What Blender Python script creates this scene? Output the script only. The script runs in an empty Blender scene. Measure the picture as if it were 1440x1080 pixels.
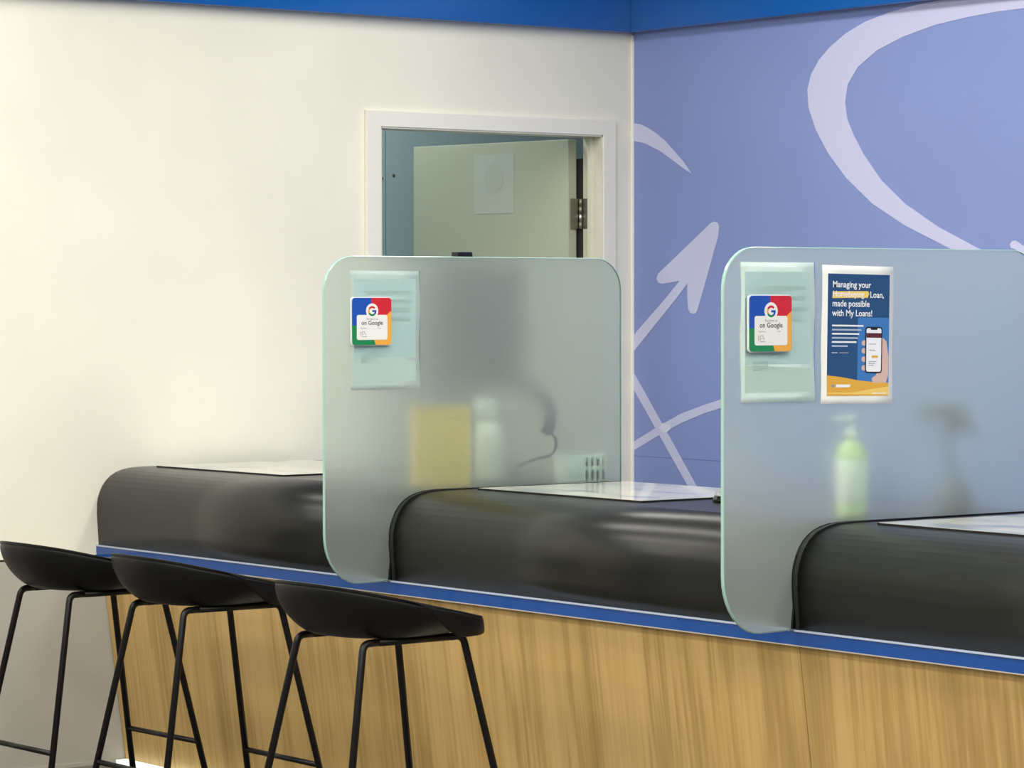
import bpy, bmesh, math, random
from mathutils import Vector, Matrix
random.seed(4)
S = bpy.context.scene
COL = S.collection

# ------------------------------------------------------------------ camera
cam_d = bpy.data.cameras.new('camera'); cam = bpy.data.objects.new('camera', cam_d); COL.objects.link(cam)
YAW, PITCH, ROLL = 0.6465, -0.0258, -0.0013
fw = Vector((-math.cos(YAW)*math.cos(PITCH), math.sin(YAW)*math.cos(PITCH), math.sin(PITCH)))
rt = fw.cross(Vector((0, 0, 1))).normalized(); up = rt.cross(fw)
rt2 = rt*math.cos(ROLL)+up*math.sin(ROLL); up2 = -rt*math.sin(ROLL)+up*math.cos(ROLL)
m = Matrix((rt2, up2, -fw)).transposed().to_4x4(); m.translation = Vector((6.4768, -4.5086, 1.3318))
cam.matrix_world = m
cam_d.sensor_width = 36.0; cam_d.lens = 4427.75/1440*36; cam_d.clip_start = .05; cam_d.clip_end = 60
S.camera = cam

# ------------------------------------------------------------------ world, lights, exposure
w = bpy.data.worlds.new('world'); S.world = w; w.use_nodes = True
w.node_tree.nodes['Background'].inputs[0].default_value = (.9, .93, 1, 1)
w.node_tree.nodes['Background'].inputs[1].default_value = .25
S.view_settings.view_transform = 'Standard'; S.view_settings.look = 'None'
S.view_settings.exposure = 0; S.view_settings.gamma = 1; S.view_settings.use_curve_mapping = False
S.cycles.sample_clamp_indirect = 40; S.cycles.max_bounces = 12; S.cycles.transmission_bounces = 10; S.cycles.diffuse_bounces = 5

def area(name, loc, sx, sy, power, col=(1, .96, .88), rot=(0, 0, 0)):
    d = bpy.data.lights.new(name, 'AREA'); d.shape = 'RECTANGLE'; d.size = sx; d.size_y = sy
    d.energy = power; d.color = col
    o = bpy.data.objects.new(name, d); o.location = loc; o.rotation_euler = rot; COL.objects.link(o)
    return o
CEIL = 2.85
LC = (1, .975, .89)
for y, pw in ((-.75, 42), (-2.3, 50), (-3.9, 50), (-5.6, 50)):
    for x in (.55, 4.4):
        area('ceiling_strip_lamp', (x, y, CEIL-.03), 3.0, .45, pw*1.16*(1.0 if x < 2 else 1.40), LC)
area('staff_side_fill', (.55, .95, CEIL-.03), 2.9, .4, 38, LC)  # unseen fills, this and the next, added to brighten corner wall and sheets
area('staff_side_fill', (4.6, .95, CEIL-.03), 2.6, .4, 40, LC)
area('back_room_fill', (-2.35, 1.25, 2.7), .5, .5, 13, (.9, 1, 1))  # unseen fill added to brighten the far wall behind the doorway

# ------------------------------------------------------------------ material helpers
def mat(name, col, rough=.5, metal=0, spec=.5, coat=0, coat_rough=.05, emis=None, estr=0, noise=0, nscale=8, bump=0, bscale=60, trans=0, ior=1.45):
    mt = bpy.data.materials.new(name); mt.use_nodes = True; nt = mt.node_tree; b = nt.nodes['Principled BSDF']
    c = tuple(col)+(1,)
    b.inputs['Base Color'].default_value = c; b.inputs['Roughness'].default_value = rough
    b.inputs['Metallic'].default_value = metal; b.inputs['Specular IOR Level'].default_value = spec
    b.inputs['Coat Weight'].default_value = coat; b.inputs['Coat Roughness'].default_value = coat_rough
    b.inputs['Transmission Weight'].default_value = trans; b.inputs['IOR'].default_value = ior
    if emis: b.inputs['Emission Color'].default_value = tuple(emis)+(1,); b.inputs['Emission Strength'].default_value = estr
    tc = nt.nodes.new('ShaderNodeTexCoord')
    if noise:
        n = nt.nodes.new('ShaderNodeTexNoise'); n.inputs['Scale'].default_value = nscale; n.inputs['Detail'].default_value = 5
        nt.links.new(tc.outputs['Object'], n.inputs['Vector'])
        r = nt.nodes.new('ShaderNodeMapRange'); r.inputs['From Min'].default_value = .3; r.inputs['From Max'].default_value = .7
        r.inputs['To Min'].default_value = 1-noise; r.inputs['To Max'].default_value = 1+noise
        nt.links.new(n.outputs['Fac'], r.inputs['Value'])
        h = nt.nodes.new('ShaderNodeVectorMath'); h.operation = 'SCALE'; h.inputs[0].default_value = tuple(col)
        nt.links.new(r.outputs[0], h.inputs['Scale']); nt.links.new(h.outputs[0], b.inputs['Base Color'])
    if bump:
        n2 = nt.nodes.new('ShaderNodeTexNoise'); n2.inputs['Scale'].default_value = bscale; n2.inputs['Detail'].default_value = 3
        nt.links.new(tc.outputs['Object'], n2.inputs['Vector'])
        bp = nt.nodes.new('ShaderNodeBump'); bp.inputs['Strength'].default_value = bump; bp.inputs['Distance'].default_value = .002
        nt.links.new(n2.outputs['Fac'], bp.inputs['Height']); nt.links.new(bp.outputs[0], b.inputs['Normal'])
    return mt

def wood_mat():
    mt = bpy.data.materials.new('oak_laminate'); mt.use_nodes = True; nt = mt.node_tree; b = nt.nodes['Principled BSDF']
    N = nt.nodes.new; L = nt.links.new
    tc = N('ShaderNodeTexCoord')
    def layer(scale, zs, detail, dist=0.0):
        mp = N('ShaderNodeMapping'); mp.inputs['Scale'].default_value = (scale, 1, zs)
        L(tc.outputs['Object'], mp.inputs['Vector'])
        n = N('ShaderNodeTexNoise'); n.inputs['Scale'].default_value = 1; n.inputs['Detail'].default_value = detail
        n.inputs['Distortion'].default_value = dist; L(mp.outputs[0], n.inputs['Vector']); return n
    a = layer(14, 1.1, 4, .35); c = layer(90, 3.0, 4); e = layer(3.5, .5, 2)
    mx = N('ShaderNodeMath'); mx.operation = 'MULTIPLY_ADD'; L(c.outputs['Fac'], mx.inputs[0]); mx.inputs[1].default_value = .55
    m2 = N('ShaderNodeMath'); m2.operation = 'MULTIPLY'; L(a.outputs['Fac'], m2.inputs[0]); m2.inputs[1].default_value = .75
    L(m2.outputs[0], mx.inputs[2])
    m3 = N('ShaderNodeMath'); m3.operation = 'MULTIPLY_ADD'; L(e.outputs['Fac'], m3.inputs[0]); m3.inputs[1].default_value = .4; L(mx.outputs[0], m3.inputs[2])
    cr = N('ShaderNodeValToRGB'); L(m3.outputs[0], cr.inputs[0])
    el = cr.color_ramp.elements
    el[0].position = .62; el[0].color = (.34, .212, .070, 1)
    el[1].position = 1.12 if False else 1.0; el[1].color = (.58, .385, .150, 1)
    k = el.new(.8); k.color = (.45, .288, .100, 1)
    k = el.new(.86); k.color = (.51, .335, .120, 1)
    L(cr.outputs[0], b.inputs['Base Color']); b.inputs['Roughness'].default_value = .42
    return mt

def frosted_mat(yc=0, zc=0, hy=0, hz=0):
    # acid-etched rear face: rough refraction plus some white scatter in the etched skin
    mt = bpy.data.materials.new('etched_glass_face'); mt.use_nodes = True; nt = mt.node_tree
    N = nt.nodes.new; L = nt.links.new
    for n in list(nt.nodes):
        if n.type == 'BSDF_PRINCIPLED': nt.nodes.remove(n)
    out = [n for n in nt.nodes if n.type == 'OUTPUT_MATERIAL'][0]
    g = N('ShaderNodeBsdfRefraction'); g.inputs['Color'].default_value = (.86, .955, .855, 1); g.inputs['Roughness'].default_value = FROST_R; g.inputs['IOR'].default_value = 1.45
    tr = N('ShaderNodeBsdfTranslucent'); tr.inputs['Color'].default_value = (.86, .95, .935, 1)
    df = N('ShaderNodeBsdfDiffuse'); df.inputs['Color'].default_value = (.82, .91, .895, 1)
    m1 = N('ShaderNodeMixShader'); m1.inputs[0].default_value = .5; L(tr.outputs[0], m1.inputs[1]); L(df.outputs[0], m1.inputs[2])
    m2 = N('ShaderNodeMixShader')
    # clearer, paler patch over each sheet, added so the paper reads brighter
    tc = N('ShaderNodeTexCoord'); sp = N('ShaderNodeSeparateXYZ'); L(tc.outputs['Object'], sp.inputs[0])
    def inside(sock, c, h):
        a = N('ShaderNodeMath'); a.operation = 'SUBTRACT'; L(sock, a.inputs[0]); a.inputs[1].default_value = c
        b = N('ShaderNodeMath'); b.operation = 'ABSOLUTE'; L(a.outputs[0], b.inputs[0])
        d = N('ShaderNodeMath'); d.operation = 'LESS_THAN'; L(b.outputs[0], d.inputs[0]); d.inputs[1].default_value = h; return d
    i1 = inside(sp.outputs['Y'], yc, hy); i2 = inside(sp.outputs['Z'], zc, hz)
    mk = N('ShaderNodeMath'); mk.operation = 'MULTIPLY'; L(i1.outputs[0], mk.inputs[0]); L(i2.outputs[0], mk.inputs[1])
    def sw(v0, v1):
        r = N('ShaderNodeMapRange'); L(mk.outputs[0], r.inputs['Value']); r.inputs['To Min'].default_value = v0; r.inputs['To Max'].default_value = v1; return r.outputs[0]
    mc = N('ShaderNodeMix'); mc.data_type = 'RGBA'; L(mk.outputs[0], mc.inputs[0])
    mc.inputs[6].default_value = (.86, .955, .855, 1); mc.inputs[7].default_value = (.90, 1, .965, 1); L(mc.outputs[2], g.inputs['Color'])
    L(sw(FROST_R, .10), g.inputs['Roughness']); L(sw(FROST_S, .05), m2.inputs[0]); L(g.outputs[0], m2.inputs[1]); L(m1.outputs[0], m2.inputs[2])
    L(m2.outputs[0], out.inputs['Surface'])
    return mt
FROST_R, FROST_S = .40, .38

M = {}
M['wall'] = mat('warm_white_paint', (.83, .81, .705), .55, noise=.03, nscale=3, bump=.05, bscale=150)
M['lower'] = mat('grey_wall_panel', (.41, .395, .36), .5, noise=.03, nscale=3)
M['side'] = mat('plain_wall_paint', (.62, .62, .60), .6)
M['mural'] = mat('periwinkle_mural_vinyl', (.225, .285, .585), .42, noise=.03, nscale=2)
M['mural_light'] = mat('pale_lilac_mural_print', (.56, .57, .80), .42)
M['mural_cross'] = mat('lighter_lilac_mural_print', (.66, .68, .86), .42)
M['blue'] = mat('glossy_blue_panel', (.005, .100, .40), .12, coat=.3)
M['blue_strip'] = mat('blue_strip', (.006, .062, .28), .16, coat=.2)
M['trim_metal'] = mat('satin_silver_trim', (.40, .46, .60), .3, spec=.8)
M['black_top'] = mat('black_satin_laminate', (.013, .013, .0115), .31, spec=.42, noise=.1, nscale=5, bump=.03, bscale=300)
M['gasket'] = mat('black_rubber', (.006, .006, .006), .5)
M['wood'] = wood_mat()
M['white_board'] = mat('white_melamine', (.72, .72, .70), .5)
M['floor'] = mat('grey_brown_floor', (.11, .10, .085), .3, noise=.15, nscale=6)
M['ceil'] = mat('ceiling_white', (.8, .8, .78), .7)
M['frame'] = mat('white_gloss_frame', (.83, .81, .74), .35)
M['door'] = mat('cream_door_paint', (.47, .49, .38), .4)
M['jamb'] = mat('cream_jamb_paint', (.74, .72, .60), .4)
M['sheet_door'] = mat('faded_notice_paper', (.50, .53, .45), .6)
M['sheet_mark'] = mat('faded_notice_print', (.47, .50, .42), .6)
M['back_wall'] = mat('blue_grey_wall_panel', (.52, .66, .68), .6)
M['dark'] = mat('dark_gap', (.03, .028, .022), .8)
M['brass'] = mat('dull_bronze_hinge', (.30, .28, .22), .4, metal=.8)
M['chrome'] = mat('chrome_pin', (.8, .8, .76), .2, metal=1)
M['shell'] = mat('black_plastic_shell', (.0035, .0035, .004), .42, spec=.25)
M['tube'] = mat('black_powder_coated_steel', (.004, .004, .0045), .36, spec=.35)
M['glass'] = mat('clear_green_glass', (.98, .995, .992), .02, trans=1, ior=1.45)
M['glass_edge'] = mat('polished_glass_edge', (.33, .52, .47), .12, spec=.8)
M['frost'] = frosted_mat()
M['paper'] = mat('white_paper', (.86, .87, .85), .6)
M['paper_back'] = mat('translucent_paper', (.97, .99, .98), .6, emis=None)
def translucent(mt, c, k):
    nt = mt.node_tree; b = nt.nodes['Principled BSDF']; t = nt.nodes.new('ShaderNodeBsdfTranslucent'); t.inputs[0].default_value = tuple(c)+(1,)
    mx = nt.nodes.new('ShaderNodeMixShader'); mx.inputs[0].default_value = k
    out = [n for n in nt.nodes if n.type == 'OUTPUT_MATERIAL'][0]
    nt.links.new(b.outputs[0], mx.inputs[1]); nt.links.new(t.outputs[0], mx.inputs[2]); nt.links.new(mx.outputs[0], out.inputs[0])
translucent(M['paper_back'], (.98, 1, 1), .72)
M['ghost'] = mat('show_through_print', (.86, .955, .98), .6)
M['ghost2'] = mat('show_through_yellow', (.93, .97, .90), .6)
M['g_blue'] = mat('tag_blue', (.008, .075, .42), .25, coat=.4)
M['g_red'] = mat('tag_red', (.62, .012, .018), .25, coat=.4)
M['g_green'] = mat('tag_green', (.008, .23, .06), .25, coat=.4)
M['g_yellow'] = mat('tag_yellow', (.86, .40, .04), .25, coat=.4)
M['g_white'] = mat('tag_white', (.84, .83, .80), .25, coat=.3)
M['acrylic'] = mat('pale_acrylic_backing', (.80, .86, .88), .15)
M['ink'] = mat('dark_ink', (.06, .06, .065), .5)
M['ink_grey'] = mat('grey_ink', (.30, .30, .30), .5)
M['navy'] = mat('navy_print', (.018, .075, .20), .4)
M['sky'] = mat('bright_blue_print', (.045, .19, .50), .4)
M['gold'] = mat('gold_print', (.75, .40, .045), .4)
M['gold_light'] = mat('pale_gold_print', (.85, .58, .14), .4)
M['gold_mark'] = mat('yellow_highlight_print', (.88, .62, .16), .4)
M['ptext'] = mat('white_print', (.86, .88, .92), .4)
M['pdim'] = mat('dim_blue_print', (.40, .50, .66), .4)
M['skin'] = mat('printed_skin', (.66, .46, .40), .5)
M['maroon'] = mat('maroon_print', (.11, .018, .022), .4)
M['phone_black'] = mat('phone_black_print', (.015, .012, .016), .3)
M['mat_print'] = None
M['yellow_box'] = mat('yellow_cardboard', (.80, .55, .07), .6)
M['white_plastic'] = mat('white_plastic', (.82, .86, .82), .35)
M['bottle_white'] = mat('milky_bottle_plastic', (.80, .86, .80), .35)
M['gel'] = mat('green_gel_bottle', (.60, .76, .36), .2)
M['screen_black'] = mat('black_monitor_plastic', (.012, .014, .016), .4)
M['black_gloss'] = mat('black_gloss', (.006, .006, .006), .08)
M['silver'] = mat('silver_plastic', (.55, .56, .57), .22, metal=.6)
M['leaf'] = mat('dark_green_leaf', (.035, .06, .03), .5)
M['pot'] = mat('dark_grey_pot', (.06, .075, .08), .5)
M['led'] = mat('lit_kick_strip', (.9, 1, .95), .4, emis=(.9, 1, .95), estr=.7)

def mat_print():
    mt = bpy.data.materials.new('printed_mat_under_gloss'); mt.use_nodes = True; nt = mt.node_tree; b = nt.nodes['Principled BSDF']
    tc = nt.nodes.new('ShaderNodeTexCoord'); mp = nt.nodes.new('ShaderNodeMapping'); mp.inputs['Scale'].default_value = (3, 9, 1)
    n = nt.nodes.new('ShaderNodeTexNoise'); n.inputs['Scale'].default_value = 1.2; n.inputs['Detail'].default_value = 1.5
    nt.links.new(tc.outputs['Object'], mp.inputs[0]); nt.links.new(mp.outputs[0], n.inputs['Vector'])
    cr = nt.nodes.new('ShaderNodeValToRGB'); e = cr.color_ramp.elements
    e[0].position = .36; e[0].color = (.40, .45, .50, 1); e[1].position = .46; e[1].color = (.86, .83, .71, 1)
    nt.links.new(n.outputs['Fac'], cr.inputs[0]); nt.links.new(cr.outputs[0], b.inputs['Base Color'])
    b.inputs['Roughness'].default_value = .07; b.inputs['Coat Weight'].default_value = .3
    return mt
M['mat_print'] = mat_print()

# ------------------------------------------------------------------ mesh helpers
def link_bm(name, bm, mats, parent=None, smooth=False, loc=None):
    me = bpy.data.meshes.new(name); bm.normal_update(); bm.to_mesh(me); bm.free()
    for mm in (mats if isinstance(mats, (list, tuple)) else [mats]): me.materials.append(mm)
    if smooth:
        for p in me.polygons: p.use_smooth = True
    o = bpy.data.objects.new(name, me); COL.objects.link(o)
    if loc: o.location = loc
    if parent: o.parent = parent
    return o
def struct(o): o['kind'] = 'structure'; return o
def tag(o, label, cat, group=None):
    o['label'] = label; o['category'] = cat
    if group: o['group'] = group
    return o
def thing(name, label, cat, loc=(0, 0, 0), rz=0, group=None):
    o = bpy.data.objects.new(name, None); o.empty_display_size = .05; COL.objects.link(o)
    o.location = loc; o.rotation_euler = (0, 0, rz); return tag(o, label, cat, group)
def add_box(bm, x0, x1, y0, y1, z0, z1, mi=0):
    vs = [bm.verts.new((x, y, z)) for z in (z0, z1) for y in (y0, y1) for x in (x0, x1)]
    for f in ((0, 2, 3, 1), (4, 5, 7, 6), (0, 1, 5, 4), (1, 3, 7, 5), (3, 2, 6, 7), (2, 0, 4, 6)):
        fc = bm.faces.new([vs[i] for i in f]); fc.material_index = mi
def bevel_all(bm, w, seg=2):
    bmesh.ops.bevel(bm, geom=list(bm.edges), offset=w, segments=seg, affect='EDGES', profile=.5)
def box(name, x0, x1, y0, y1, z0, z1, m_, parent=None, bev=0, seg=2):
    bm = bmesh.new(); add_box(bm, x0, x1, y0, y1, z0, z1)
    if bev: bevel_all(bm, bev, seg)
    return link_bm(name, bm, m_, parent, smooth=False)
def prism(name, pts, axis, a0, a1, m_, parent=None, bev=0, smooth=False):
    """pts: 2D outline; axis 'x': pts=(y,z); 'y': pts=(x,z); 'z': pts=(x,y)."""
    bm = bmesh.new()
    def P(p, a): return {'x': (a, p[0], p[1]), 'y': (p[0], a, p[1]), 'z': (p[0], p[1], a)}[axis]
    A = [bm.verts.new(P(p, a0)) for p in pts]; B = [bm.verts.new(P(p, a1)) for p in pts]
    fa = bm.faces.new(A); fb = bm.faces.new(B); n = len(pts)
    for i in range(n): bm.faces.new((A[i], A[(i+1) % n], B[(i+1) % n], B[i]))
    bmesh.ops.recalc_face_normals(bm, faces=bm.faces)
    if bev:
        es = [e for e in bm.edges if e in fa.edges or e in fb.edges] if fa.is_valid else list(bm.edges)
        bmesh.ops.bevel(bm, geom=list(set(fa.edges) | set(fb.edges)), offset=bev, segments=2, affect='EDGES', profile=.5)
    return link_bm(name, bm, m_, parent, smooth)
def rrect(x0, x1, z0, z1, r, n=6):
    rs = r if isinstance(r, (list, tuple)) else [r]*4       # bl, br, tr, tl
    out = []
    for (cx, cz, a0, rr) in ((x0+rs[0], z0+rs[0], 180, rs[0]), (x1-rs[1], z0+rs[1], 270, rs[1]), (x1-rs[2], z1-rs[2], 0, rs[2]), (x0+rs[3], z1-rs[3], 90, rs[3])):
        for i in range(n+1):
            a = math.radians(a0+90*i/n); out.append((cx+rr*math.cos(a), cz+rr*math.sin(a)))
    return out
def smooth_path(pts, r, n=6):
    """round the inner corners of a polyline"""
    P = [Vector(p) for p in pts]; out = [P[0]]
    for i in range(1, len(P)-1):
        a = (P[i-1]-P[i]); b = (P[i+1]-P[i]); rr = min(r, a.length*.45, b.length*.45); a.normalize(); b.normalize()
        p0 = P[i]+a*rr; p1 = P[i]+b*rr
        for k in range(n+1):
            t = k/n; out.append(p0*(1-t)**2+P[i]*2*t*(1-t)+p1*t*t)
    out.append(P[-1]); return out
def add_tube(bm, pts, rad, seg=12, cap=True):
    P = [Vector(p) for p in pts]; rings = []; prev = None
    rads = rad if isinstance(rad, (list, tuple)) else [rad]*len(P)
    for i, p in enumerate(P):
        t = (P[min(i+1, len(P)-1)]-P[max(i-1, 0)]).normalized()
        if prev is None:
            u = t.orthogonal().normalized()
        else:
            u = (prev-t*prev.dot(t)).normalized()
        prev = u; v = t.cross(u)
        rings.append([bm.verts.new(p+(u*math.cos(2*math.pi*k/seg)+v*math.sin(2*math.pi*k/seg))*rads[i]) for k in range(seg)])
    for a, b in zip(rings, rings[1:]):
        for k in range(seg): bm.faces.new((a[k], a[(k+1) % seg], b[(k+1) % seg], b[k]))
    if cap: bm.faces.new(rings[0][::-1]); bm.faces.new(rings[-1])
def tube(name, pts, rad, m_, parent=None, seg=12):
    bm = bmesh.new(); add_tube(bm, pts, rad, seg); return link_bm(name, bm, m_, parent, True)
def lathe(name, prof, m_, parent=None, seg=32, loc=(0, 0, 0), sx=1, sy=1):
    bm = bmesh.new(); rings = []
    for r, z in prof:
        rings.append([bm.verts.new((r*sx*math.cos(2*math.pi*k/seg), r*sy*math.sin(2*math.pi*k/seg), z)) for k in range(seg)])
    for a, b in zip(rings, rings[1:]):
        for k in range(seg): bm.faces.new((a[k], a[(k+1) % seg], b[(k+1) % seg], b[k]))
    bm.faces.new(rings[0][::-1]); bm.faces.new(rings[-1])
    o = link_bm(name, bm, m_, parent, True); o.location = loc; return o

# ------------------------------------------------------------------ room shell
WX, PY = -1.481, 1.991
DY0, DY1, DZ = .988, 1.858, 1.871       # door opening in the white wall
bm = bmesh.new()
add_box(bm, WX-.085, WX, -8, DY0-.0, .607, CEIL)
add_box(bm, WX-.085, WX, DY1, PY+.1, 0, CEIL)
add_box(bm, WX-.085, WX, DY0, DY1, DZ, CEIL)
add_box(bm, WX-.085, WX, .76, DY0, 0, .607)
wall_l = struct(link_bm('wall_left', bm, M['wall']))
# lower wall panel, set under a thin dark shadow joint
struct(box('trim_1', WX-.085, WX-.004, -8, .10, .6005, .607, M['dark'], bev=0))
struct(box('trim_2', WX-.085, WX, -8, .10, .0, .6005, M['lower']))
struct(box('baseboard_left', WX, WX+.006, -8, .085, 0, .010, M['lower']))
# bright corner bead where the two walls meet
struct(box('trim_3', WX, WX+.007, PY-.006, PY, .0, 2.2, mat('white_corner_bead', (.88, .88, .84), .35)))
wall_b = struct(box('wall_back', WX-.1, 9.5, PY, PY+.1, 0, CEIL, M['mural']))
struct(box('floor', WX, 9.5, -8, PY, -.1, 0, M['floor']))
struct(box('ceiling', -3.1, 9.5, -8, PY+1, CEIL, CEIL+.1, M['ceil']))
struct(box('wall_right', 9.5, 9.6, -8, PY+.1, 0, CEIL, M['side']))
struct(box('wall_front', WX-.1, 9.6, -8.1, -8, 0, CEIL, M['side']))

# mural artwork printed on the purple wall
def mural(name, pts, m_, dz=.0012):
    return prism(name, pts, 'y', PY-dz, PY-.0002, m_, wall_b)
swoosh = [(.9, 2.19), (.5, 2.205), (.257, 2.209), (.091, 2.21), (-.069, 2.206), (-.174, 2.2), (-.281, 2.187), (-.39, 2.166), (-.470, 2.138), (-.540, 2.102), (-.590, 2.065), (-.625, 2.023), (-.641, 1.978), (-.636, 1.925), (-.604, 1.857), (-.548, 1.782), (-.469, 1.705), (-.354, 1.624), (-.217, 1.557), (-.032, 1.487), (.15, 1.425), (.274, 1.386), (.36, 1.36),
          (.36, 1.385), (.274, 1.419), (.068, 1.491), (-.081, 1.551), (-.217, 1.621), (-.316, 1.692), (-.392, 1.771), (-.437, 1.833), (-.464, 1.88), (-.474, 1.931), (-.462, 1.985), (-.418, 2.034), (-.335, 2.079), (-.227, 2.111), (-.095, 2.136), (.036, 2.149), (.153, 2.156), (.257, 2.158), (.5, 2.156), (.9, 2.14)]
mural('mural_swoosh', swoosh, M['mural_light'])
mural('mural_swoosh', [(WX, 1.916), (-1.44, 1.910), (-1.404, 1.897), (-1.36, 1.877), (-1.314, 1.850), (-1.226, 1.782), (-1.186, 1.743), (-1.225, 1.760), (-1.272, 1.785), (-1.345, 1.821), (-1.42, 1.848), (WX, 1.858)], M['mural_light'])
mural('mural_arrow', [(-1.100, 1.577), (-1.09, 1.583), (-1.073, 1.587), (-1.058, 1.583), (-1.051, 1.571), (-1.056, 1.539), (-1.105, 1.423), (-1.156, 1.307), (-1.165, 1.298), (-1.177, 1.295), (-1.191, 1.299), (-1.201, 1.312), (-1.205, 1.355), (-1.205, 1.392), (-1.261, 1.344), (WX, 1.168), (WX, 1.222), (-1.315, 1.344), (-1.243, 1.401), (-1.332, 1.392), (-1.350, 1.396), (-1.359, 1.409), (-1.352, 1.424)], M['mural_light'])
mural('mural_line', [(WX, 1.110), (-1.325, .934), (-1.159, .746), (-1.0, .566), (-1.034, .553), (-1.201, .744), (WX, 1.055)], M['mural_light'])
mural('mural_line', [(WX, .876), (-1.348, .933), (-1.237, .976), (-1.128, 1.006), (-1.044, 1.026), (-.887, 1.052), (-.722, 1.064), (-.5, 1.07), (-.5, 1.044), (-.722, 1.038), (-.887, 1.024), (-1.044, .999), (-1.128, .979), (-1.237, .946), (-1.329, .911), (WX, .847)], M['mural_light'], .0009)
mural('mural_line', [(-1.346, .929), (-1.327, .943), (-1.296, .938), (-1.290, .925), (-1.308, .913), (-1.329, .914)], M['mural_cross'], .0016)
mural('mural_line', [(.227, 1.506), (.214, 1.504), (.206, 1.495), (.210, 1.485), (.224, 1.482), (.34, 1.42), (.36, 1.44)], M['mural_light'])
box('mural_joint', WX, 9.4, PY-.0010, PY-.0002, .8325, .8335, mat('mural_joint_shade', (.20, .24, .50), .3), wall_b)

# blue bulkhead above both walls
BZ = 2.206
struct(box('trim_4', WX, WX+.042, -8, PY, BZ, CEIL, M['blue'], bev=.003))
struct(box('trim_5', WX+.042, 9.5, PY-.042, PY, BZ, CEIL, M['blue'], bev=.003))

# ------------------------------------------------------------------ back room behind the doorway
bx0 = -2.93
bm = bmesh.new(); add_box(bm, bx0-.1, bx0, .1, 2.016, 0, CEIL); add_box(bm, bx0-.1, bx0, 2.020, 3.1, 0, CEIL)
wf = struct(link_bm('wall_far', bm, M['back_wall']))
box('panel_joint', bx0-.08, bx0-.004, 2.0, 2.04, 0, CEIL, M['dark'], wf)
for (yy, zz) in ((2.052, 1.795), (2.000, 1.783)):
    o = lathe('screw_head', [(.006, 0), (.006, .002), (.004, .003)], M['brass'], wf, 16); o.rotation_euler = (0, math.pi/2, 0); o.location = (bx0, yy, zz)
struct(box('wall_side', bx0, WX-.1, 3.0, 3.1, 0, CEIL, M['dark']))  # coloured dark to stand for the shade behind the open leaf
struct(box('wall_inner', bx0, WX-.1, .1, .2, 0, CEIL, M['side']))
struct(box('floor_2', bx0, WX, .1, 3.1, -.1, -.001, M['floor']))

# ------------------------------------------------------------------ door: frame, jambs, leaf
door = bpy.data.objects.new('door_1', None); COL.objects.link(door); struct(door); door.location = (WX, 1.42, 0)
def dchild(o): o.parent = door; o.matrix_parent_inverse = Matrix.Translation(-door.location); return o
fr = [(.933, 0), (.933, 1.921), (1.911, 1.921), (1.911, 0), (DY1, 0), (DY1, DZ), (DY0, DZ), (DY0, 0)]
dchild(prism('architrave', fr, 'x', WX, WX+.014, M['frame'], bev=.0025))
bm = bmesh.new(); add_box(bm, WX-.087, WX+.010, DY1-.004, DY1+.001, 0, DZ); dchild(link_bm('jamb', bm, M['jamb']))
bm = bmesh.new(); add_box(bm, WX-.087, WX+.010, DY0, DY0+.004, 0, DZ); dchild(link_bm('jamb', bm, M['jamb']))
bm = bmesh.new(); add_box(bm, WX-.087, WX+.010, DY0, DY1, DZ-.004, DZ+.001); dchild(link_bm('head_jamb', bm, M['jamb']))
bm = bmesh.new(); add_box(bm, WX-.050, WX-.035, DY1-.016, DY1-.004, 0, DZ-.004); dchild(link_bm('door_stop', bm, M['jamb']))
# the leaf, hinged at the back of the right jamb and swung well open
hinge = Vector((-1.580, 1.802, 0)); free = Vector((-2.303, 1.690, 0)); d = (free-hinge).normalized()
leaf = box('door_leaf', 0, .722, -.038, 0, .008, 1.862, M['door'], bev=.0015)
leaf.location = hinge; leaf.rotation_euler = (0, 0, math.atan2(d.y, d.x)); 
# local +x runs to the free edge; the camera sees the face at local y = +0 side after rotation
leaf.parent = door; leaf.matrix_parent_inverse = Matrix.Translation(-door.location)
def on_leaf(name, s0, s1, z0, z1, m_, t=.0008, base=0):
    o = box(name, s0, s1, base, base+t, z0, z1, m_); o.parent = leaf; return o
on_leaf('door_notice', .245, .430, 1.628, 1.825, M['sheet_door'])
prism_pts = [( .338+.045*math.cos(a*math.pi/12), 1.745+.05*math.sin(a*math.pi/12)) for a in range(24)]
o = prism('notice_print', prism_pts, 'y', .0008, .0012, M['sheet_mark']); o.parent = leaf
# hinge on the jamb
hg = box('hinge_plate', -1.566, -1.530, 1.8525, 1.8540, 1.572, 1.670, M['brass'])
dchild(hg)
hp = box('hinge_plate', -1.5795, -1.5775, 1.810, 1.839, 1.572, 1.670, M['brass']); dchild(hp)
for k in range(4): dchild(tube('hinge_knuckle', [(-1.5715, 1.8455, 1.572+k*.0245), (-1.5715, 1.8455, 1.572+k*.0245+.0235)], .0055, M['brass'] if k != 1 else M['chrome']))
dchild(box('hinge_gap_shade', -1.600, -1.569, 1.8515, 1.875, 0, 1.80, M['dark']))  # dark strip added in place of the shade in the hinge gap

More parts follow.
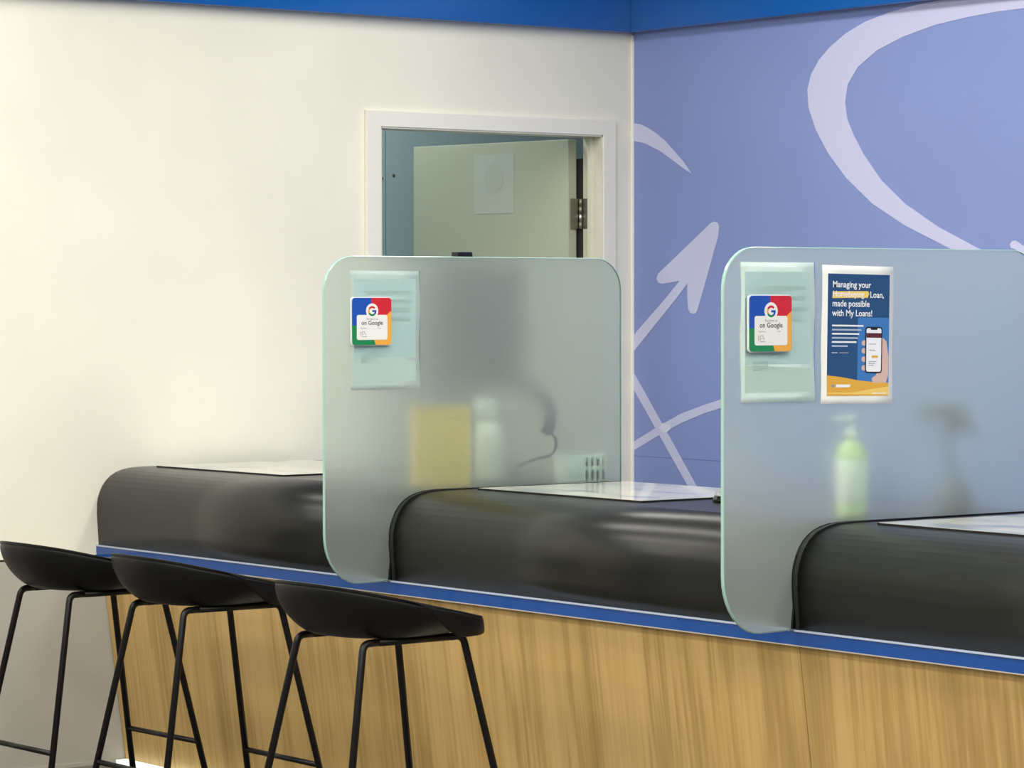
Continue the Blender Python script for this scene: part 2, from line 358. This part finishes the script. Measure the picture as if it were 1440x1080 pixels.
# ------------------------------------------------------------------ service counter
ctr = thing('service_counter', 'long oak-fronted service counter with black rounded top and blue strip', 'counter', (0, 0, 0))
CT = .857
prof = [(.001, .636), (-.002, .683), (-.005, .725), (-.004, .755), (-.001, .772), (.006, .791), (.015, .808), (.027, .8225), (.041, .834), (.057, .843), (.077, .850), (.100, .8545), (.125, .8565), (.150, CT)]
XE = 3.6
def top_section(x0, x1):
    pts = prof+[(.755, CT), (.755, .832), (.10, .832), (.045, .80), (.03, .76), (.03, .636)]
    bm = bmesh.new()
    A = [bm.verts.new((x0, y, z)) for y, z in pts]; B = [bm.verts.new((x1, y, z)) for y, z in pts]
    bm.faces.new(A); bm.faces.new(B[::-1]); n = len(pts)
    for i in range(n): 
        f = bm.faces.new((A[i], B[i], B[(i+1) % n], A[(i+1) % n])); f.smooth = i < 13
    bmesh.ops.recalc_face_normals(bm, faces=bm.faces)
    return link_bm('countertop', bm, M['black_top'], ctr)
def gasket(x0, x1):
    outer = [(y-.0040, z+.0005) for y, z in prof[:4]]
    outer += [(y-.0028, z+.0028) for y, z in prof[4:10]]+[(y, z+.0030) for y, z in prof[10:]]
    pts = outer+[(.20, CT+.0018), (.20, .84), (.05, .80), (.02, .75), (.02, .634), (-.002, .634)]
    prism('gasket', pts, 'x', x0, x1, M['gasket'], ctr)
top_section(WX+.003, -.0065); top_section(.0185, 1.4935); top_section(1.5185, XE)
gasket(.0065, .0182); gasket(1.5065, 1.5182)
for k in range(3):
    a, b = [(WX+.003, -.0065), (.0065, 1.4935), (1.5065, XE)][k]
    box('silver_trim', a, b, -.0085, .012, .6318, .6358, M['trim_metal'], ctr, bev=.0008)
box('blue_strip', WX+.0005, XE, -.006, .012, .6035, .6318, M['blue_strip'], ctr)
box('strip_lip', WX+.0005, XE, -.0075, .012, .6012, .6035, mat('pale_strip_edge', (.45, .40, .34), .4), ctr)
# leaning oak panels
xs = [WX+.002, .006, 1.506, 3.006, XE]
for a, b in zip(xs, xs[1:]):
    bm = bmesh.new(); a2, b2 = a+.0008, b-.0008
    q = [(.008, .601), (.086, .008), (.104, .008), (.026, .601)]
    A = [bm.verts.new((a2, y, z)) for y, z in q]; B = [bm.verts.new((b2, y, z)) for y, z in q]
    bm.faces.new(A); bm.faces.new(B)
    for i in range(4): bm.faces.new((A[i], A[(i+1) % 4], B[(i+1) % 4], B[i]))
    bmesh.ops.recalc_face_normals(bm, faces=bm.faces); bmesh.ops.bevel(bm, geom=[e for e in bm.edges if abs((e.verts[0].co-e.verts[1].co).x) < 1e-6], offset=.001, segments=1, affect='EDGES')
    link_bm('oak_panel', bm, M['wood'], ctr)
box('cabinet_body', WX+.004, XE-.01, .115, .735, .003, .831, M['white_board'], ctr)
box('kick_light', WX+.012, XE, .050, .084, .0005, .010, M['led'], ctr)

# ------------------------------------------------------------------ frosted glass screens
def arc(cx, cz, rx, rz, a0, a1, n=10):
    return [(cx+rx*math.cos(math.radians(a0+(a1-a0)*i/n)), cz+rz*math.sin(math.radians(a0+(a1-a0)*i/n))) for i in range(n+1)]
def screen(x, label, patch):
    t = thing('glass_screen', label, 'screen', (x, 0, 0), 0, 'frosted glass privacy screens')
    yl, yr, zt, zb = -.204, .739, 1.449, .633
    pts = [(yr, CT+.001)]+arc(yr-.085, zt-.085, .085, .085, 0, 90)+arc(yl+.088, zt-.088, .088, .088, 90, 180)+arc(yl+.105, zb+.125, .105, .125, 180, 270)
    pts += [(-.03, zb+.001), (-.009, .637)]+[(y-.0012, z+.0012) for y, z in prof[1:]]+[(.20, CT+.001)]
    pts[-1] = (.2, CT+.001)
    n = len(pts); T = .005; bv = .0018; NP = 34
    cy = sum(p[0] for p in pts)/n; cz = sum(p[1] for p in pts)/n
    # inward offset for the arrissed edge
    ins = []
    for i in range(n):
        p0 = Vector(pts[i-1]); p1 = Vector(pts[i]); p2 = Vector(pts[(i+1) % n])
        e1 = (p1-p0).normalized(); e2 = (p2-p1).normalized(); nn = Vector((-(e1+e2).y, (e1+e2).x)).normalized()
        ins.append(tuple(p1+nn*bv))
    bm = bmesh.new()
    fr_ = [bm.verts.new((T, y, z)) for y, z in ins]; f2 = [bm.verts.new((T-bv, y, z)) for y, z in pts]
    b2 = [bm.verts.new((-T+bv, y, z)) for y, z in pts]; bk = [bm.verts.new((-T, y, z)) for y, z in ins]
    F = bm.faces.new(fr_); F.material_index = 0
    B = bm.faces.new(bk[::-1]); B.material_index = 1
    for (a, b) in ((fr_, f2), (f2, b2), (b2, bk)):
        for i in range(n):
            q = bm.faces.new((a[i], b[i], b[(i+1) % n], a[(i+1) % n])); q.material_index = 3 if (i > NP) else 2
    bmesh.ops.recalc_face_normals(bm, faces=bm.faces)
    link_bm('glass_pane', bm, [M['glass'], frosted_mat(*patch), M['glass_edge'], M['gasket']], t)
    return t
screen(0, 'frosted glass counter screen nearest the doorway, with one taped sheet and a colourful square sign', (-.016, 1.2635, .106, .1485))
screen(1.5, 'frosted glass counter screen at the right, carrying the printed loan poster and a square sign', (-.0455, 1.2685, .1045, .148))

# ------------------------------------------------------------------ paper and signs on the screens
def wavy_sheet(name, x, y0, y1, z0, z1, m_, parent, side, amp=.0025, t=.0004, ywave=.0, inset=(0, 0, 0, 0)):
    """a sheet of paper in the plane x, slightly buckled; side +1 towards the customer side"""
    bm = bmesh.new(); nz, ny = 24, 4; rows = []
    for sgn in (0, 1):
        g = []
        for i in range(nz+1):
            v = i/nz; row = []
            for j in range(ny+1):
                u = j/ny
                yy = y0+(y1-y0)*u+ywave*math.sin(v*math.pi*3+.6+u*.6)*(1 if True else 0)
                zz = z0+(z1-z0)*v
                xx = x+side*(amp*(.5+.5*math.sin(v*math.pi*3.0+u*1.3)))*(1-.0*u)+sgn*side*t
                row.append(bm.verts.new((xx, yy, zz)))
            g.append(row)
        rows.append(g)
    for g in rows:
        for i in range(nz):
            for j in range(ny): bm.faces.new((g[i][j], g[i][j+1], g[i+1][j+1], g[i+1][j]))
    a, b = rows
    for i in range(nz):
        bm.faces.new((a[i][0], a[i+1][0], b[i+1][0], b[i][0])); bm.faces.new((a[i][ny], b[i][ny], b[i+1][ny], a[i+1][ny]))
    for j in range(ny):
        bm.faces.new((a[0][j], b[0][j], b[0][j+1], a[0][j+1])); bm.faces.new((a[nz][j], a[nz][j+1], b[nz][j+1], b[nz][j]))
    bmesh.ops.recalc_face_normals(bm, faces=bm.faces)
    return link_bm(name, bm, m_, parent, True)

def text_mesh(name, s, size, m_, parent, y, z, x, align='LEFT', sxx=1.0, offset=0.0):
    """flat lettering on a plane facing +x; reading direction +y"""
    cu = bpy.data.curves.new(name, 'FONT'); cu.body = s; cu.size = size; cu.align_x = align; cu.offset = offset; cu.resolution_u = 3
    cu.extrude = .00008
    tmp = bpy.data.objects.new('tmp', cu); COL.objects.link(tmp)
    bpy.context.view_layer.update()
    me = bpy.data.meshes.new_from_object(tmp.evaluated_get(bpy.context.evaluated_depsgraph_get()))
    bpy.data.objects.remove(tmp); bpy.data.curves.remove(cu)
    me.transform(Matrix(((0, 0, 1, 0), (sxx, 0, 0, 0), (0, 1, 0, 0), (0, 0, 0, 1))))
    me.materials.clear(); me.materials.append(m_)
    o = bpy.data.objects.new(name, me); COL.objects.link(o); o.location = (x, y, z); o.parent = parent
    return o
def flat(name, pts, x, m_, parent, t=.00012):
    return prism(name, pts, 'x', x, x+t, m_, parent)
def rect(y0, y1, z0, z1): return [(y0, z0), (y1, z0), (y1, z1), (y0, z1)]

def google_sign(x, yc, zc, label):
    t = thing('square_sign', label, 'sign', (x, yc, zc), 0, 'square review signs')
    h = .0605
    prism('backing', rrect(-h, h, -h, h, .008), 'x', -.0085, -.003, M['acrylic'], t, bev=.0008)
    # four coloured corner fields on a thin plate
    r = .008; o = [(0, 0)]
    c = (-.002, .003)
    def corner(cx, cz, a0): return [(cx+r*math.cos(math.radians(a0+15*i)), cz+r*math.sin(math.radians(a0+15*i))) for i in range(7)]
    k = h-.002
    X0, X1 = -.003, .0
    prism('blue_field', [c, (c[0], k)]+corner(-k+r, k-r, 90)+[(-k, -.010), (-.02, -.010)], 'x', X0, X1, M['g_blue'], t)
    prism('red_field', [c, (.04, .012), (k, .027)]+corner(k-r, k-r, 0)+[(c[0], k)], 'x', X0, X1, M['g_red'], t)
    prism('yellow_field', [c, (.0, -.03), (.011, -k), ]+corner(k-r, -k+r, 270)+[(k, .027), (.04, .012)], 'x', X0, X1, M['g_yellow'], t)
    prism('green_field', [c, (-.02, -.010), (-k, -.010)]+corner(-k+r, -k+r, 180)+[(.011, -k), (.0, -.03)], 'x', X0, X1, M['g_green'], t)
    flat('white_panel', rrect(-.046, .046, -.046, .016, .005), .0001, M['g_white'], t, .0004)
    flat('white_panel', [(.0185*math.cos(a*math.pi/16), .026+.0185*math.sin(a*math.pi/16)) for a in range(32)], .0001, M['g_white'], t, .00046)
    # four-colour letter G
    def ring(a0, a1, m_):
        R, q = .0125, .0078; n = 8
        pts = [(R*math.cos(math.radians(a0+(a1-a0)*i/n)), .0255+R*math.sin(math.radians(a0+(a1-a0)*i/n))) for i in range(n+1)]
        pts += [(q*math.cos(math.radians(a1+(a0-a1)*i/n)), .0255+q*math.sin(math.radians(a1+(a0-a1)*i/n))) for i in range(n+1)]
        flat('letter_g', pts, .0006, m_, t)
    ring(42, 150, M['g_red']); ring(150, 208, M['g_yellow']); ring(208, 310, M['g_green']); ring(310, 356, M['g_blue'])
    flat('letter_g', rect(0, .0125, .0232, .0280), .0007, M['g_blue'], t)
    text_mesh('sign_text', 'Review us', .0085, M['ink_grey'], t, 0, .0035, .0006, 'CENTER')
    text_mesh('sign_text', 'on Google', .0150, M['ink'], t, 0, -.0085, .0006, 'CENTER', offset=.0002)
    text_mesh('sign_text', 'Tap here', .0055, M['ink_grey'], t, -.026, -.0185, .0006, 'CENTER')
    text_mesh('sign_text', 'Scan', .0055, M['ink_grey'], t, .022, -.0185, .0006, 'CENTER')
    # small hand-and-phone symbol
    for pts in ([(-.036, -.036), (-.036, -.025), (-.0345, -.025), (-.0345, -.036)], [(-.031, -.036), (-.031, -.025), (-.022, -.025), (-.022, -.0263), (-.0296, -.0263), (-.0296, -.036)],
                [(-.0225, -.0263), (-.018, -.034), (-.0192, -.0345), (-.0237, -.027)], [(-.031, -.0375), (-.016, -.0375), (-.016, -.0388), (-.031, -.0388)], [(-.028, -.031), (-.0235, -.031), (-.0235, -.0322), (-.028, -.0322)]):
        flat('symbol', pts, .0006, M['ink_grey'], t)
    return t
google_sign(.0140, -.0670, 1.2860, 'blue red yellow green square sign on the screen nearest the doorway')
google_sign(1.5140, -.0800, 1.2875, 'blue red yellow green square sign on the right screen beside the loan poster')

# pale sheets taped on the far (staff) face, seen through the glass
def back_sheet(x, y0, y1, z0, z1, label, n):
    t = thing('paper_sheet', label, 'paper', (x, y0, z0), 0, 'pale sheets behind the screens')
    W, H = y1-y0, z1-z0
    wavy_sheet('sheet', -.0010, 0, W, 0, H, M['paper_back'], t, -1, .0004, ywave=.0022)
    # faint show-through of the print on its other face
    flat('print_ghost', rect(.012, W-.012, H*.27, H-.020), -.0008, M['ghost'], t)
    flat('print_ghost', [(.012, H*.07), (W-.012, H*.07), (W-.012, H*.24), (.012, H*.27)], -.0008, M['ghost2'], t)
    for k in range(4): flat('print_ghost', rect(.075 if k else .05, W-.028, H*(.80-.075*k), H*(.835-.075*k)), -.0006, M['paper_back'], t)
    flat('print_ghost', rect(.034, .078, H*.225, H*.30), -.0006, M['paper_back'], t)
    return t
back_sheet(-.0062, -.122, .090, 1.115, 1.412, 'pale sheet of paper showing through the screen nearest the doorway', 0)
back_sheet(1.4938, -.150, .059, 1.1205, 1.4165, 'pale sheet of paper showing through the right screen, left of the loan poster', 1)

# printed loan poster
pz0, pz1 = 1.1150, 1.4120
po = thing('loan_poster', 'navy and gold loan poster in a white border taped to the right screen', 'poster', (1.5062, .068, pz0))
po.rotation_euler = (math.radians(-.9), 0, 0)
W, H = .210, .297
wavy_sheet('sheet', .0002, 0, W, 0, H, M['paper'], po, 1, .0006, ywave=.0008)
a0, a1, b0, b1 = .0165, .1980, .0170, .2790
px = .0014
flat('navy_background', rect(a0, a1, .05, b1), px, M['navy'], po)
flat('blue_block', rect(.105, a1, .045, .186), px+.0002, M['sky'], po)
flat('gold_band', [(a0, b0), (a1, b0), (a1, .045), (.16, .046), (.11, .050), (.06, .057), (a0, .061)], px+.0004, M['gold'], po)
flat('gold_wave', [(a0, b0+.004), (a1, b0+.002), (a1, .037), (.15, .032), (.09, .024), (a0, .024)], px+.0006, M['gold_light'], po)
HX = px+.0008
flat('yellow_highlight', [(.029, .2265), (.133, .2285), (.137, .2375), (.134, .2430), (.030, .2410)], px+.0005, M['gold_mark'], po)
text_mesh('headline', 'Managing your', .0192, M['ptext'], po, .029, .2500, HX, offset=.0003)
text_mesh('headline', 'Homebuying', .0180, M['ptext'], po, .030, .2300, HX, offset=.0002)
text_mesh('headline', 'Loan,', .0192, M['ptext'], po, .139, .2290, HX, offset=.0003)
text_mesh('headline', 'made possible', .0192, M['ptext'], po, .029, .2090, HX, offset=.0003)
text_mesh('headline', 'with My Loans!', .0192, M['ptext'], po, .029, .1885, HX, offset=.0003)
for k, ww in enumerate((.092, .086, .080, .076, .072, .046)):
    flat('body_text_line', rect(.029, .029+ww, .1660-.0088*k, .1695-.0088*k), HX, M['pdim'] if k % 2 else M['ptext'], po)
flat('body_text_line', rect(.029, .046, .1085, .1105), HX, M['pdim'], po); flat('body_text_line', rect(.052, .078, .1085, .1105), HX, M['ink_grey'], po)
# small bank emblem and name bar at the foot
flat('emblem', [(.027, .0385), (.034, .0420), (.041, .0385), (.034, .0350)], HX, M['ink_grey'], po)
flat('name_bar', [(.042, .0350), (.083, .0355), (.085, .0410), (.044, .0415)], HX, M['ptext'], po)
flat('name_bar', rect(.150, .190, .0215, .0235), HX, M['ptext'], po)
# hand holding a phone
hand = [(.150, .045), (.190, .045), (.196, .060), (.197, .100), (.190, .135), (.178, .143), (.172, .128), (.174, .08), (.160, .062), (.148, .055)]
flat('printed_hand', hand, px+.0005, M['skin'], po)
for zz in (.077, .096, .114, .131):
    flat('printed_finger', [(.124+.0075*math.cos(a*math.pi/6), zz+.0062*math.sin(a*math.pi/6)) for a in range(12)], px+.0005, M['skin'], po)
flat('printed_phone', rrect(.127, .177, .066, .166, .007), px+.0010, M['phone_black'], po)
flat('phone_screen', rrect(.130, .174, .069, .163, .005), px+.0012, M['ptext'], po)
flat('phone_header', rect(.130, .174, .1425, .1525), px+.0014, M['maroon'], po)
flat('phone_notch', rrect(.142, .162, .1595, .1650, .002), px+.0014, M['phone_black'], po)
for zz, yy in ((.128, .158), (.115, .156), (.090, .160), (.086, .156), (.082, .152)): flat('phone_text', rect(.137, yy, zz, zz+.0014), px+.0014, M['ink_grey'], po)
flat('phone_text', rect(.146, .164, .099, .104), px+.0014, M['gold'], po)

# ------------------------------------------------------------------ desk mats on the countertop
def desk_mat(x0, x1, y0, y1, label, rz=0):
    t = thing('desk_mat', label, 'mat', ((x0+x1)/2, (y0+y1)/2, CT+.0003), rz, 'glossy printed counter mats')
    a, b = (x1-x0)/2, (y1-y0)/2
    prism('edge', rrect(-a, a, -b, b, .006), 'z', 0, .0038, M['gasket'], t)
    prism('printed_surface', rrect(-a+.003, a-.003, -b+.003, b-.003, .005), 'z', .0038, .0044, M['mat_print'], t)
desk_mat(-1.428, -.782, .168, .70, 'glossy pale counter mat against the white wall at the left end', math.radians(2.2)*0+.035)
desk_mat(.045, .705, .232, .72, 'glossy pale counter mat between the two glass screens', 0)
desk_mat(1.590, 2.24, .150, .66, 'glossy pale counter mat at the far right of the counter', -.02)

# ------------------------------------------------------------------ things behind the first screen
yb = thing('yellow_box', 'tall yellow box standing behind the screen nearest the doorway', 'box', (-.110, .232, CT+.0008), -.42)
box('carton', -.022, .022, -.078, .070, 0, .205, M['yellow_box'], yb, bev=.002)
box('lid_flap', -.023, .023, -.079, .071, .198, .207, mat('yellow_lid', (.70, .50, .08), .6), yb, bev=.001)

wb = thing('spray_bottle', 'white bottle beside the yellow box behind the screen nearest the doorway', 'bottle', (-.150, .408, CT+.0008))
lathe('body', [(.030, 0), (.036, .004), (.037, .02), (.037, .125), (.033, .142), (.018, .160), (.0135, .165)], M['bottle_white'], wb, 28)
lathe('cap', [(.0165, .165), (.0165, .187), (.012, .190)], M['white_plastic'], wb, 24)
box('spray_head', -.014, .014, -.040, .022, .188, .222, M['white_plastic'], wb, bev=.006)
box('trigger', -.005, .005, -.040, -.031, .150, .192, M['white_plastic'], wb, bev=.002)

mo = thing('monitor', 'black computer monitor blurred behind the screen nearest the doorway', 'monitor', (-.50, .635, CT+.0008), math.radians(3))
box('display_housing', -.185, .185, -.022, .014, .245, .578, M['screen_black'], mo, bev=.006)
box('display_glass', -.178, .178, .0142, .0155, .255, .570, M['black_gloss'], mo)
box('stand_neck', -.028, .028, -.045, -.023, .010, .40, M['screen_black'], mo, bev=.004)
box('stand_base', -.11, .11, -.09, .075, 0, .011, M['screen_black'], mo, bev=.004)
wc = thing('webcam', 'small black webcam peeking above the screen nearest the doorway', 'webcam', (-.555, .628, 1.4385), math.radians(4))
prism('clip', [(-.03, 0), (.035, 0), (.035, .006), (-.03, .006)], 'x', -.012, .012, M['screen_black'], wc)
prism('camera_body', [(-.028, .0), (.030, .0), (.022, .033), (-.028, .033)], 'x', -.016, .016, M['black_gloss'], wc, bev=.003)
lathe('lens', [(.009, 0), (.009, .004), (.006, .005)], M['black_gloss'], wc, 20).matrix_local = Matrix.Translation((0, .024, .018)) @ Matrix.Rotation(-math.pi/2, 4, 'X')

cb = thing('coiled_cable', 'black cable with thick plug looping behind the screen nearest the doorway', 'cable', (0, 0, 0))
cp = [(-.25, .615, 1.110), (-.19, .615, 1.090), (-.12, .595, 1.055), (-.07, .560, 1.022), (-.036, .520, .998)]
tube('plug', smooth_path(cp, .05), [.014]*1+[.0155]*(len(smooth_path(cp, .05))-1), M['screen_black'], cb, 14)
lp = []
for k in range(26):
    a = math.radians(70-180*k/25); lp.append((-.020-.0008*max(0, k-12), .502+.034*math.cos(a), .962+.034*math.sin(a)))
lp = [(-.036, .520, .998)]+lp+[(-.07, .45, .905), (-.12, .46, .868), (-.16, .60, .862)]
tube('cord', lp, .0035, M['screen_black'], cb, 10)

ty = thing('slotted_tray', 'small white slotted tray touching the screen nearest the doorway', 'tray', (-.0062, .692, CT+.0008), math.radians(-4))
def slotted(x0, x1, y0, y1, Ht):
    bm = bmesh.new(); n = 4; pit = .0175; ys = y1-.004
    for z0, z1 in ((0, .008), (.0345, .0435), (.067, Ht)): add_box(bm, x0, x1, y0, y1, z0, z1)
    for z0, z1 in ((.008, .0345), (.0435, .067)):
        add_box(bm, x0, x1, y1-.004, y1, z0, z1)
        for i in range(n):
            b = ys-pit*i-.0095; a = b-(pit-.0095)
            if i == n-1: a = y0
            add_box(bm, x0, x1, a, b, z0, z1)
    return bm
link_bm('slotted_side', slotted(-.003, 0, -.125, 0, .075), M['white_plastic'], ty)
link_bm('slotted_side', slotted(-.063, -.060, -.125, 0, .075), M['white_plastic'], ty)
box('tray_base', -.060, -.003, -.125, 0, 0, .004, M['white_plastic'], ty)
box('tray_end', -.060, -.003, -.125, -.122, .004, .075, M['white_plastic'], ty); box('tray_end', -.060, -.003, -.003, 0, .004, .075, M['white_plastic'], ty)
box('dark_liner', -.058, -.012, -.120, -.005, .0045, .060, mat('dark_tray_liner', (.03, .05, .05), .5), ty)

# ------------------------------------------------------------------ things behind the right screen
sb = thing('sanitiser_bottle', 'tall green gel pump bottle behind the right screen below the poster', 'bottle', (1.435, .222, CT+.0008))
lathe('body', [(.028, 0), (.034, .004), (.035, .02), (.035, .135), (.030, .155), (.016, .172), (.012, .176)], M['gel'], sb, 28)
o = lathe('label_band', [(.0352, .035), (.0356, .036), (.0356, .130), (.0352, .131)], M['bottle_white'], sb, 28)
lathe('pump', [(.014, .176), (.014, .194), (.005, .196), (.005, .214), (.009, .216), (.009, .226), (.004, .228)], M['white_plastic'], sb, 20)
tube('nozzle', [(0, 0, .221), (-.01, -.02, .221), (-.016, -.032, .217)], .0045, M['white_plastic'], sb, 10)

pl = thing('potted_plant', 'small dark drooping plant blurred behind the right glass screen', 'plant', (1.36, .612, CT+.0008))
lathe('pot', [(.040, 0), (.044, .004), (.040, .03), (.026, .065), (.020, .070)], M['pot'], pl, 24)
tube('stem', smooth_path([(0, 0, .06), (-.005, -.01, .12), (-.01, -.015, .175), (-.01, -.018, .225)], .03), .0085, M['leaf'], pl, 10)
for k, (ang, ln, dr) in enumerate([(95, .080, .095), (80, .070, .060), (100, .062, .03), (265, .075, .05), (285, .080, .03), (250, .06, .07), (180, .06, .05), (0, .07, .06), (60, .08, .10), (225, .07, .03), (320, .06, .04), (120, .075, .085)]):
    bm = bmesh.new(); a = math.radians(ang); n = 8; up_, lo = [], []
    for i in range(n+1):
        s = i/n; rr = ln*s; z = .228+.03*math.sin(s*math.pi*.6)-dr*s*s; wd = .023*math.sin(math.pi*(.08+.9*s))
        c = Vector((-.01+rr*math.cos(a), -.018+rr*math.sin(a), z)); sd = Vector((-math.sin(a), math.cos(a), 0))*wd
        up_.append([bm.verts.new(c+sd+Vector((0, 0, -.003))), bm.verts.new(c+Vector((0, 0, .001))), bm.verts.new(c-sd+Vector((0, 0, -.003)))])
        lo.append([bm.verts.new(c+sd*.98+Vector((0, 0, -.005))), bm.verts.new(c+Vector((0, 0, -.002))), bm.verts.new(c-sd*.98+Vector((0, 0, -.005)))])
    for g in (up_, lo):
        for p, q in zip(g, g[1:]):
            for j in (0, 1): bm.faces.new((p[j], p[j+1], q[j+1], q[j]))
    for j, jj in ((0, 0), (2, 2)):
        for i in range(n): bm.faces.new((up_[i][j], up_[i+1][j], lo[i+1][jj], lo[i][jj]))
    bmesh.ops.recalc_face_normals(bm, faces=bm.faces)
    link_bm('leaf', bm, M['leaf'], pl, True)

ms = thing('computer_mouse', 'black computer mouse with silver top lying left of the right screen', 'mouse', (.812, .405, CT+.0006), math.radians(-35))
def mouse_half(z0, zh, sc, m_, nm):
    bm = bmesh.new(); bmesh.ops.create_uvsphere(bm, u_segments=24, v_segments=12, radius=1)
    for v in bm.verts:
        zz = max(v.co.z, 0); v.co = Vector((v.co.x*.058*sc, v.co.y*.033*sc*(1+.12*v.co.x), z0+zh*zz**.8 if zz > 0 else z0))
    bmesh.ops.remove_doubles(bm, verts=bm.verts, dist=1e-5)
    return link_bm(nm, bm, m_, ms, True)
mouse_half(0.0, .026, 1.0, M['black_gloss'], 'body'); mouse_half(.012, .022, .86, M['silver'], 'top_cover')
box('scroll_wheel', .026, .040, -.003, .003, .024, .033, M['black_gloss'], ms, bev=.001)

# ------------------------------------------------------------------ bar stools
ZF, AX, AY, BX, BY, ZR, ZRR, RR = .600, .122, .135, .195, .252, .206, .212, .98
def stool(label):
    t = thing('bar_stool', label, 'stool', (0, 0, 0), 0, 'black bar stools along the counter')
    rad = .0083
    top = {k: Vector(v) for k, v in dict(A=(-AX, -AY, ZF), B=(AX, -AY, ZF), C=(-AX, AY, ZF), D=(AX, AY, ZF)).items()}
    bot = {k: Vector(v) for k, v in dict(A=(-BX*RR, -BY, .010), B=(BX*RR, -BY, .010), C=(-BX, BY, .010), D=(BX, BY, .010)).items()}
    for k in 'ABCD':
        mid = Vector((top[k].x, 0, ZF)); e = top[k]+(mid-top[k]).normalized()*.04
        tube('leg', smooth_path([bot[k], top[k], e], .030, 7), rad, M['tube'], t, 14)
        lathe('glide', [(.010, 0), (.0105, .006), (.009, .013)], M['gasket'], t, 16, bot[k]-Vector((0, 0, .0095)))
    for s in (-1, 1): tube('seat_rail', [(s*AX, -AY+.039, ZF), (s*AX, AY-.039, ZF)], rad, M['tube'], t, 14)
    at = lambda k, z: bot[k]+(top[k]-bot[k])*((z-.01)/(ZF-.01))
    tube('footrest', [at('C', ZR), at('D', ZR)], .0068, M['tube'], t, 12)
    tube('footrest', [at('A', ZRR), at('B', ZRR)], .0068, M['tube'], t, 12)
    for s in (-.06, .06): box('mounting_bracket', -AX, AX, s-.012, s+.012, ZF+.002, ZF+.010, M['tube'], t, bev=.001)
    # moulded shell: low wrap-round back, rolled front lip
    bm = bmesh.new(); nr, na = 14, 64; g = []; RS = [0, .2, .4, .5, .56, .62, .68, .74, .79, .82, .85, .88, .92, .96, 1.0]
    def interp(c, ks):
        for (a, b), (c_, d_) in zip(ks, ks[1:]):
            if c <= c_: return b+(d_-b)*max(0, (c-a))/(c_-a)
        return ks[-1][1]
    RIM = [(-1, .730), (-.8, .721), (-.4, .699), (0, .681), (.35, .667), (.6, .656), (.8, .648), (.92, .644), (1, .641)]
    for j in range(na):
        th = 2*math.pi*j/na; cx, sy = math.cos(th), math.sin(th); row = []
        k = 2.4+1.4*max(0, sy); q = (abs(cx)**k+abs(sy)**k)**(-1/k); ex, ey = cx*q*.218, sy*q*(.222 if sy < 0 else .188)
        c = max(-1, min(1, sy*q)); hr = interp(c, RIM); ff = max(0, min(1, (c+.35)/.70)); ff = ff*ff*(3-2*ff)
        for i in range(1, nr+1):
            r = RS[i]
            rr = r/.6*.74 if r < .6 else (.74+.235*math.sin((r-.6)/.25*math.pi/2) if r <= .85 else .975+.025*math.sin((r-.85)/.15*math.pi/2))
            z = .6135 if r < .52 else .6135+(hr-.6135)*min(1, (r-.52)/.33)**(1.6-.5*ff)
            if r > .85: z = hr-(hr-.607-.012*max(0, 1-ff))*ff*((r-.85)/.15)**1.3
            row.append(bm.verts.new((ex*rr, ey*rr, z)))
        g.append(row)
    ctrv = bm.verts.new((0, 0, .6135))
    for j in range(na):
        a, b = g[j], g[(j+1) % na]
        bm.faces.new((ctrv, a[0], b[0]))
        for i in range(nr-1): bm.faces.new((a[i], a[i+1], b[i+1], b[i]))
    bmesh.ops.recalc_face_normals(bm, faces=bm.faces); bm.normal_update()
    if ctrv.normal.z < 0: bmesh.ops.reverse_faces(bm, faces=bm.faces)
    sh = link_bm('seat_shell', bm, M['shell'], t, True)
    md = sh.modifiers.new('thick', 'SOLIDIFY'); md.thickness = .007; md.offset = -1
    md2 = sh.modifiers.new('sub', 'SUBSURF'); md2.levels = 1; md2.render_levels = 1
    return t
def dup(root, loc, rz, label):
    r = root.copy(); COL.objects.link(r); r.location = loc; r.rotation_euler = (0, 0, rz); r['label'] = label
    for ch in root.children:
        c = ch.copy(); COL.objects.link(c); c.parent = r
    return r
s3 = stool('black plastic bar stool nearest the camera, its whole seat showing against the oak panel')
s3.location = (.777, -.571, 0); s3.rotation_euler = (0, 0, .027)
dup(s3, (-.086, -.489, 0), -.014, 'black plastic bar stool in the middle of the three, between its neighbours')
dup(s3, (-.609, -.514, 0), .024, 'black plastic bar stool furthest left, standing in front of the pale wall')
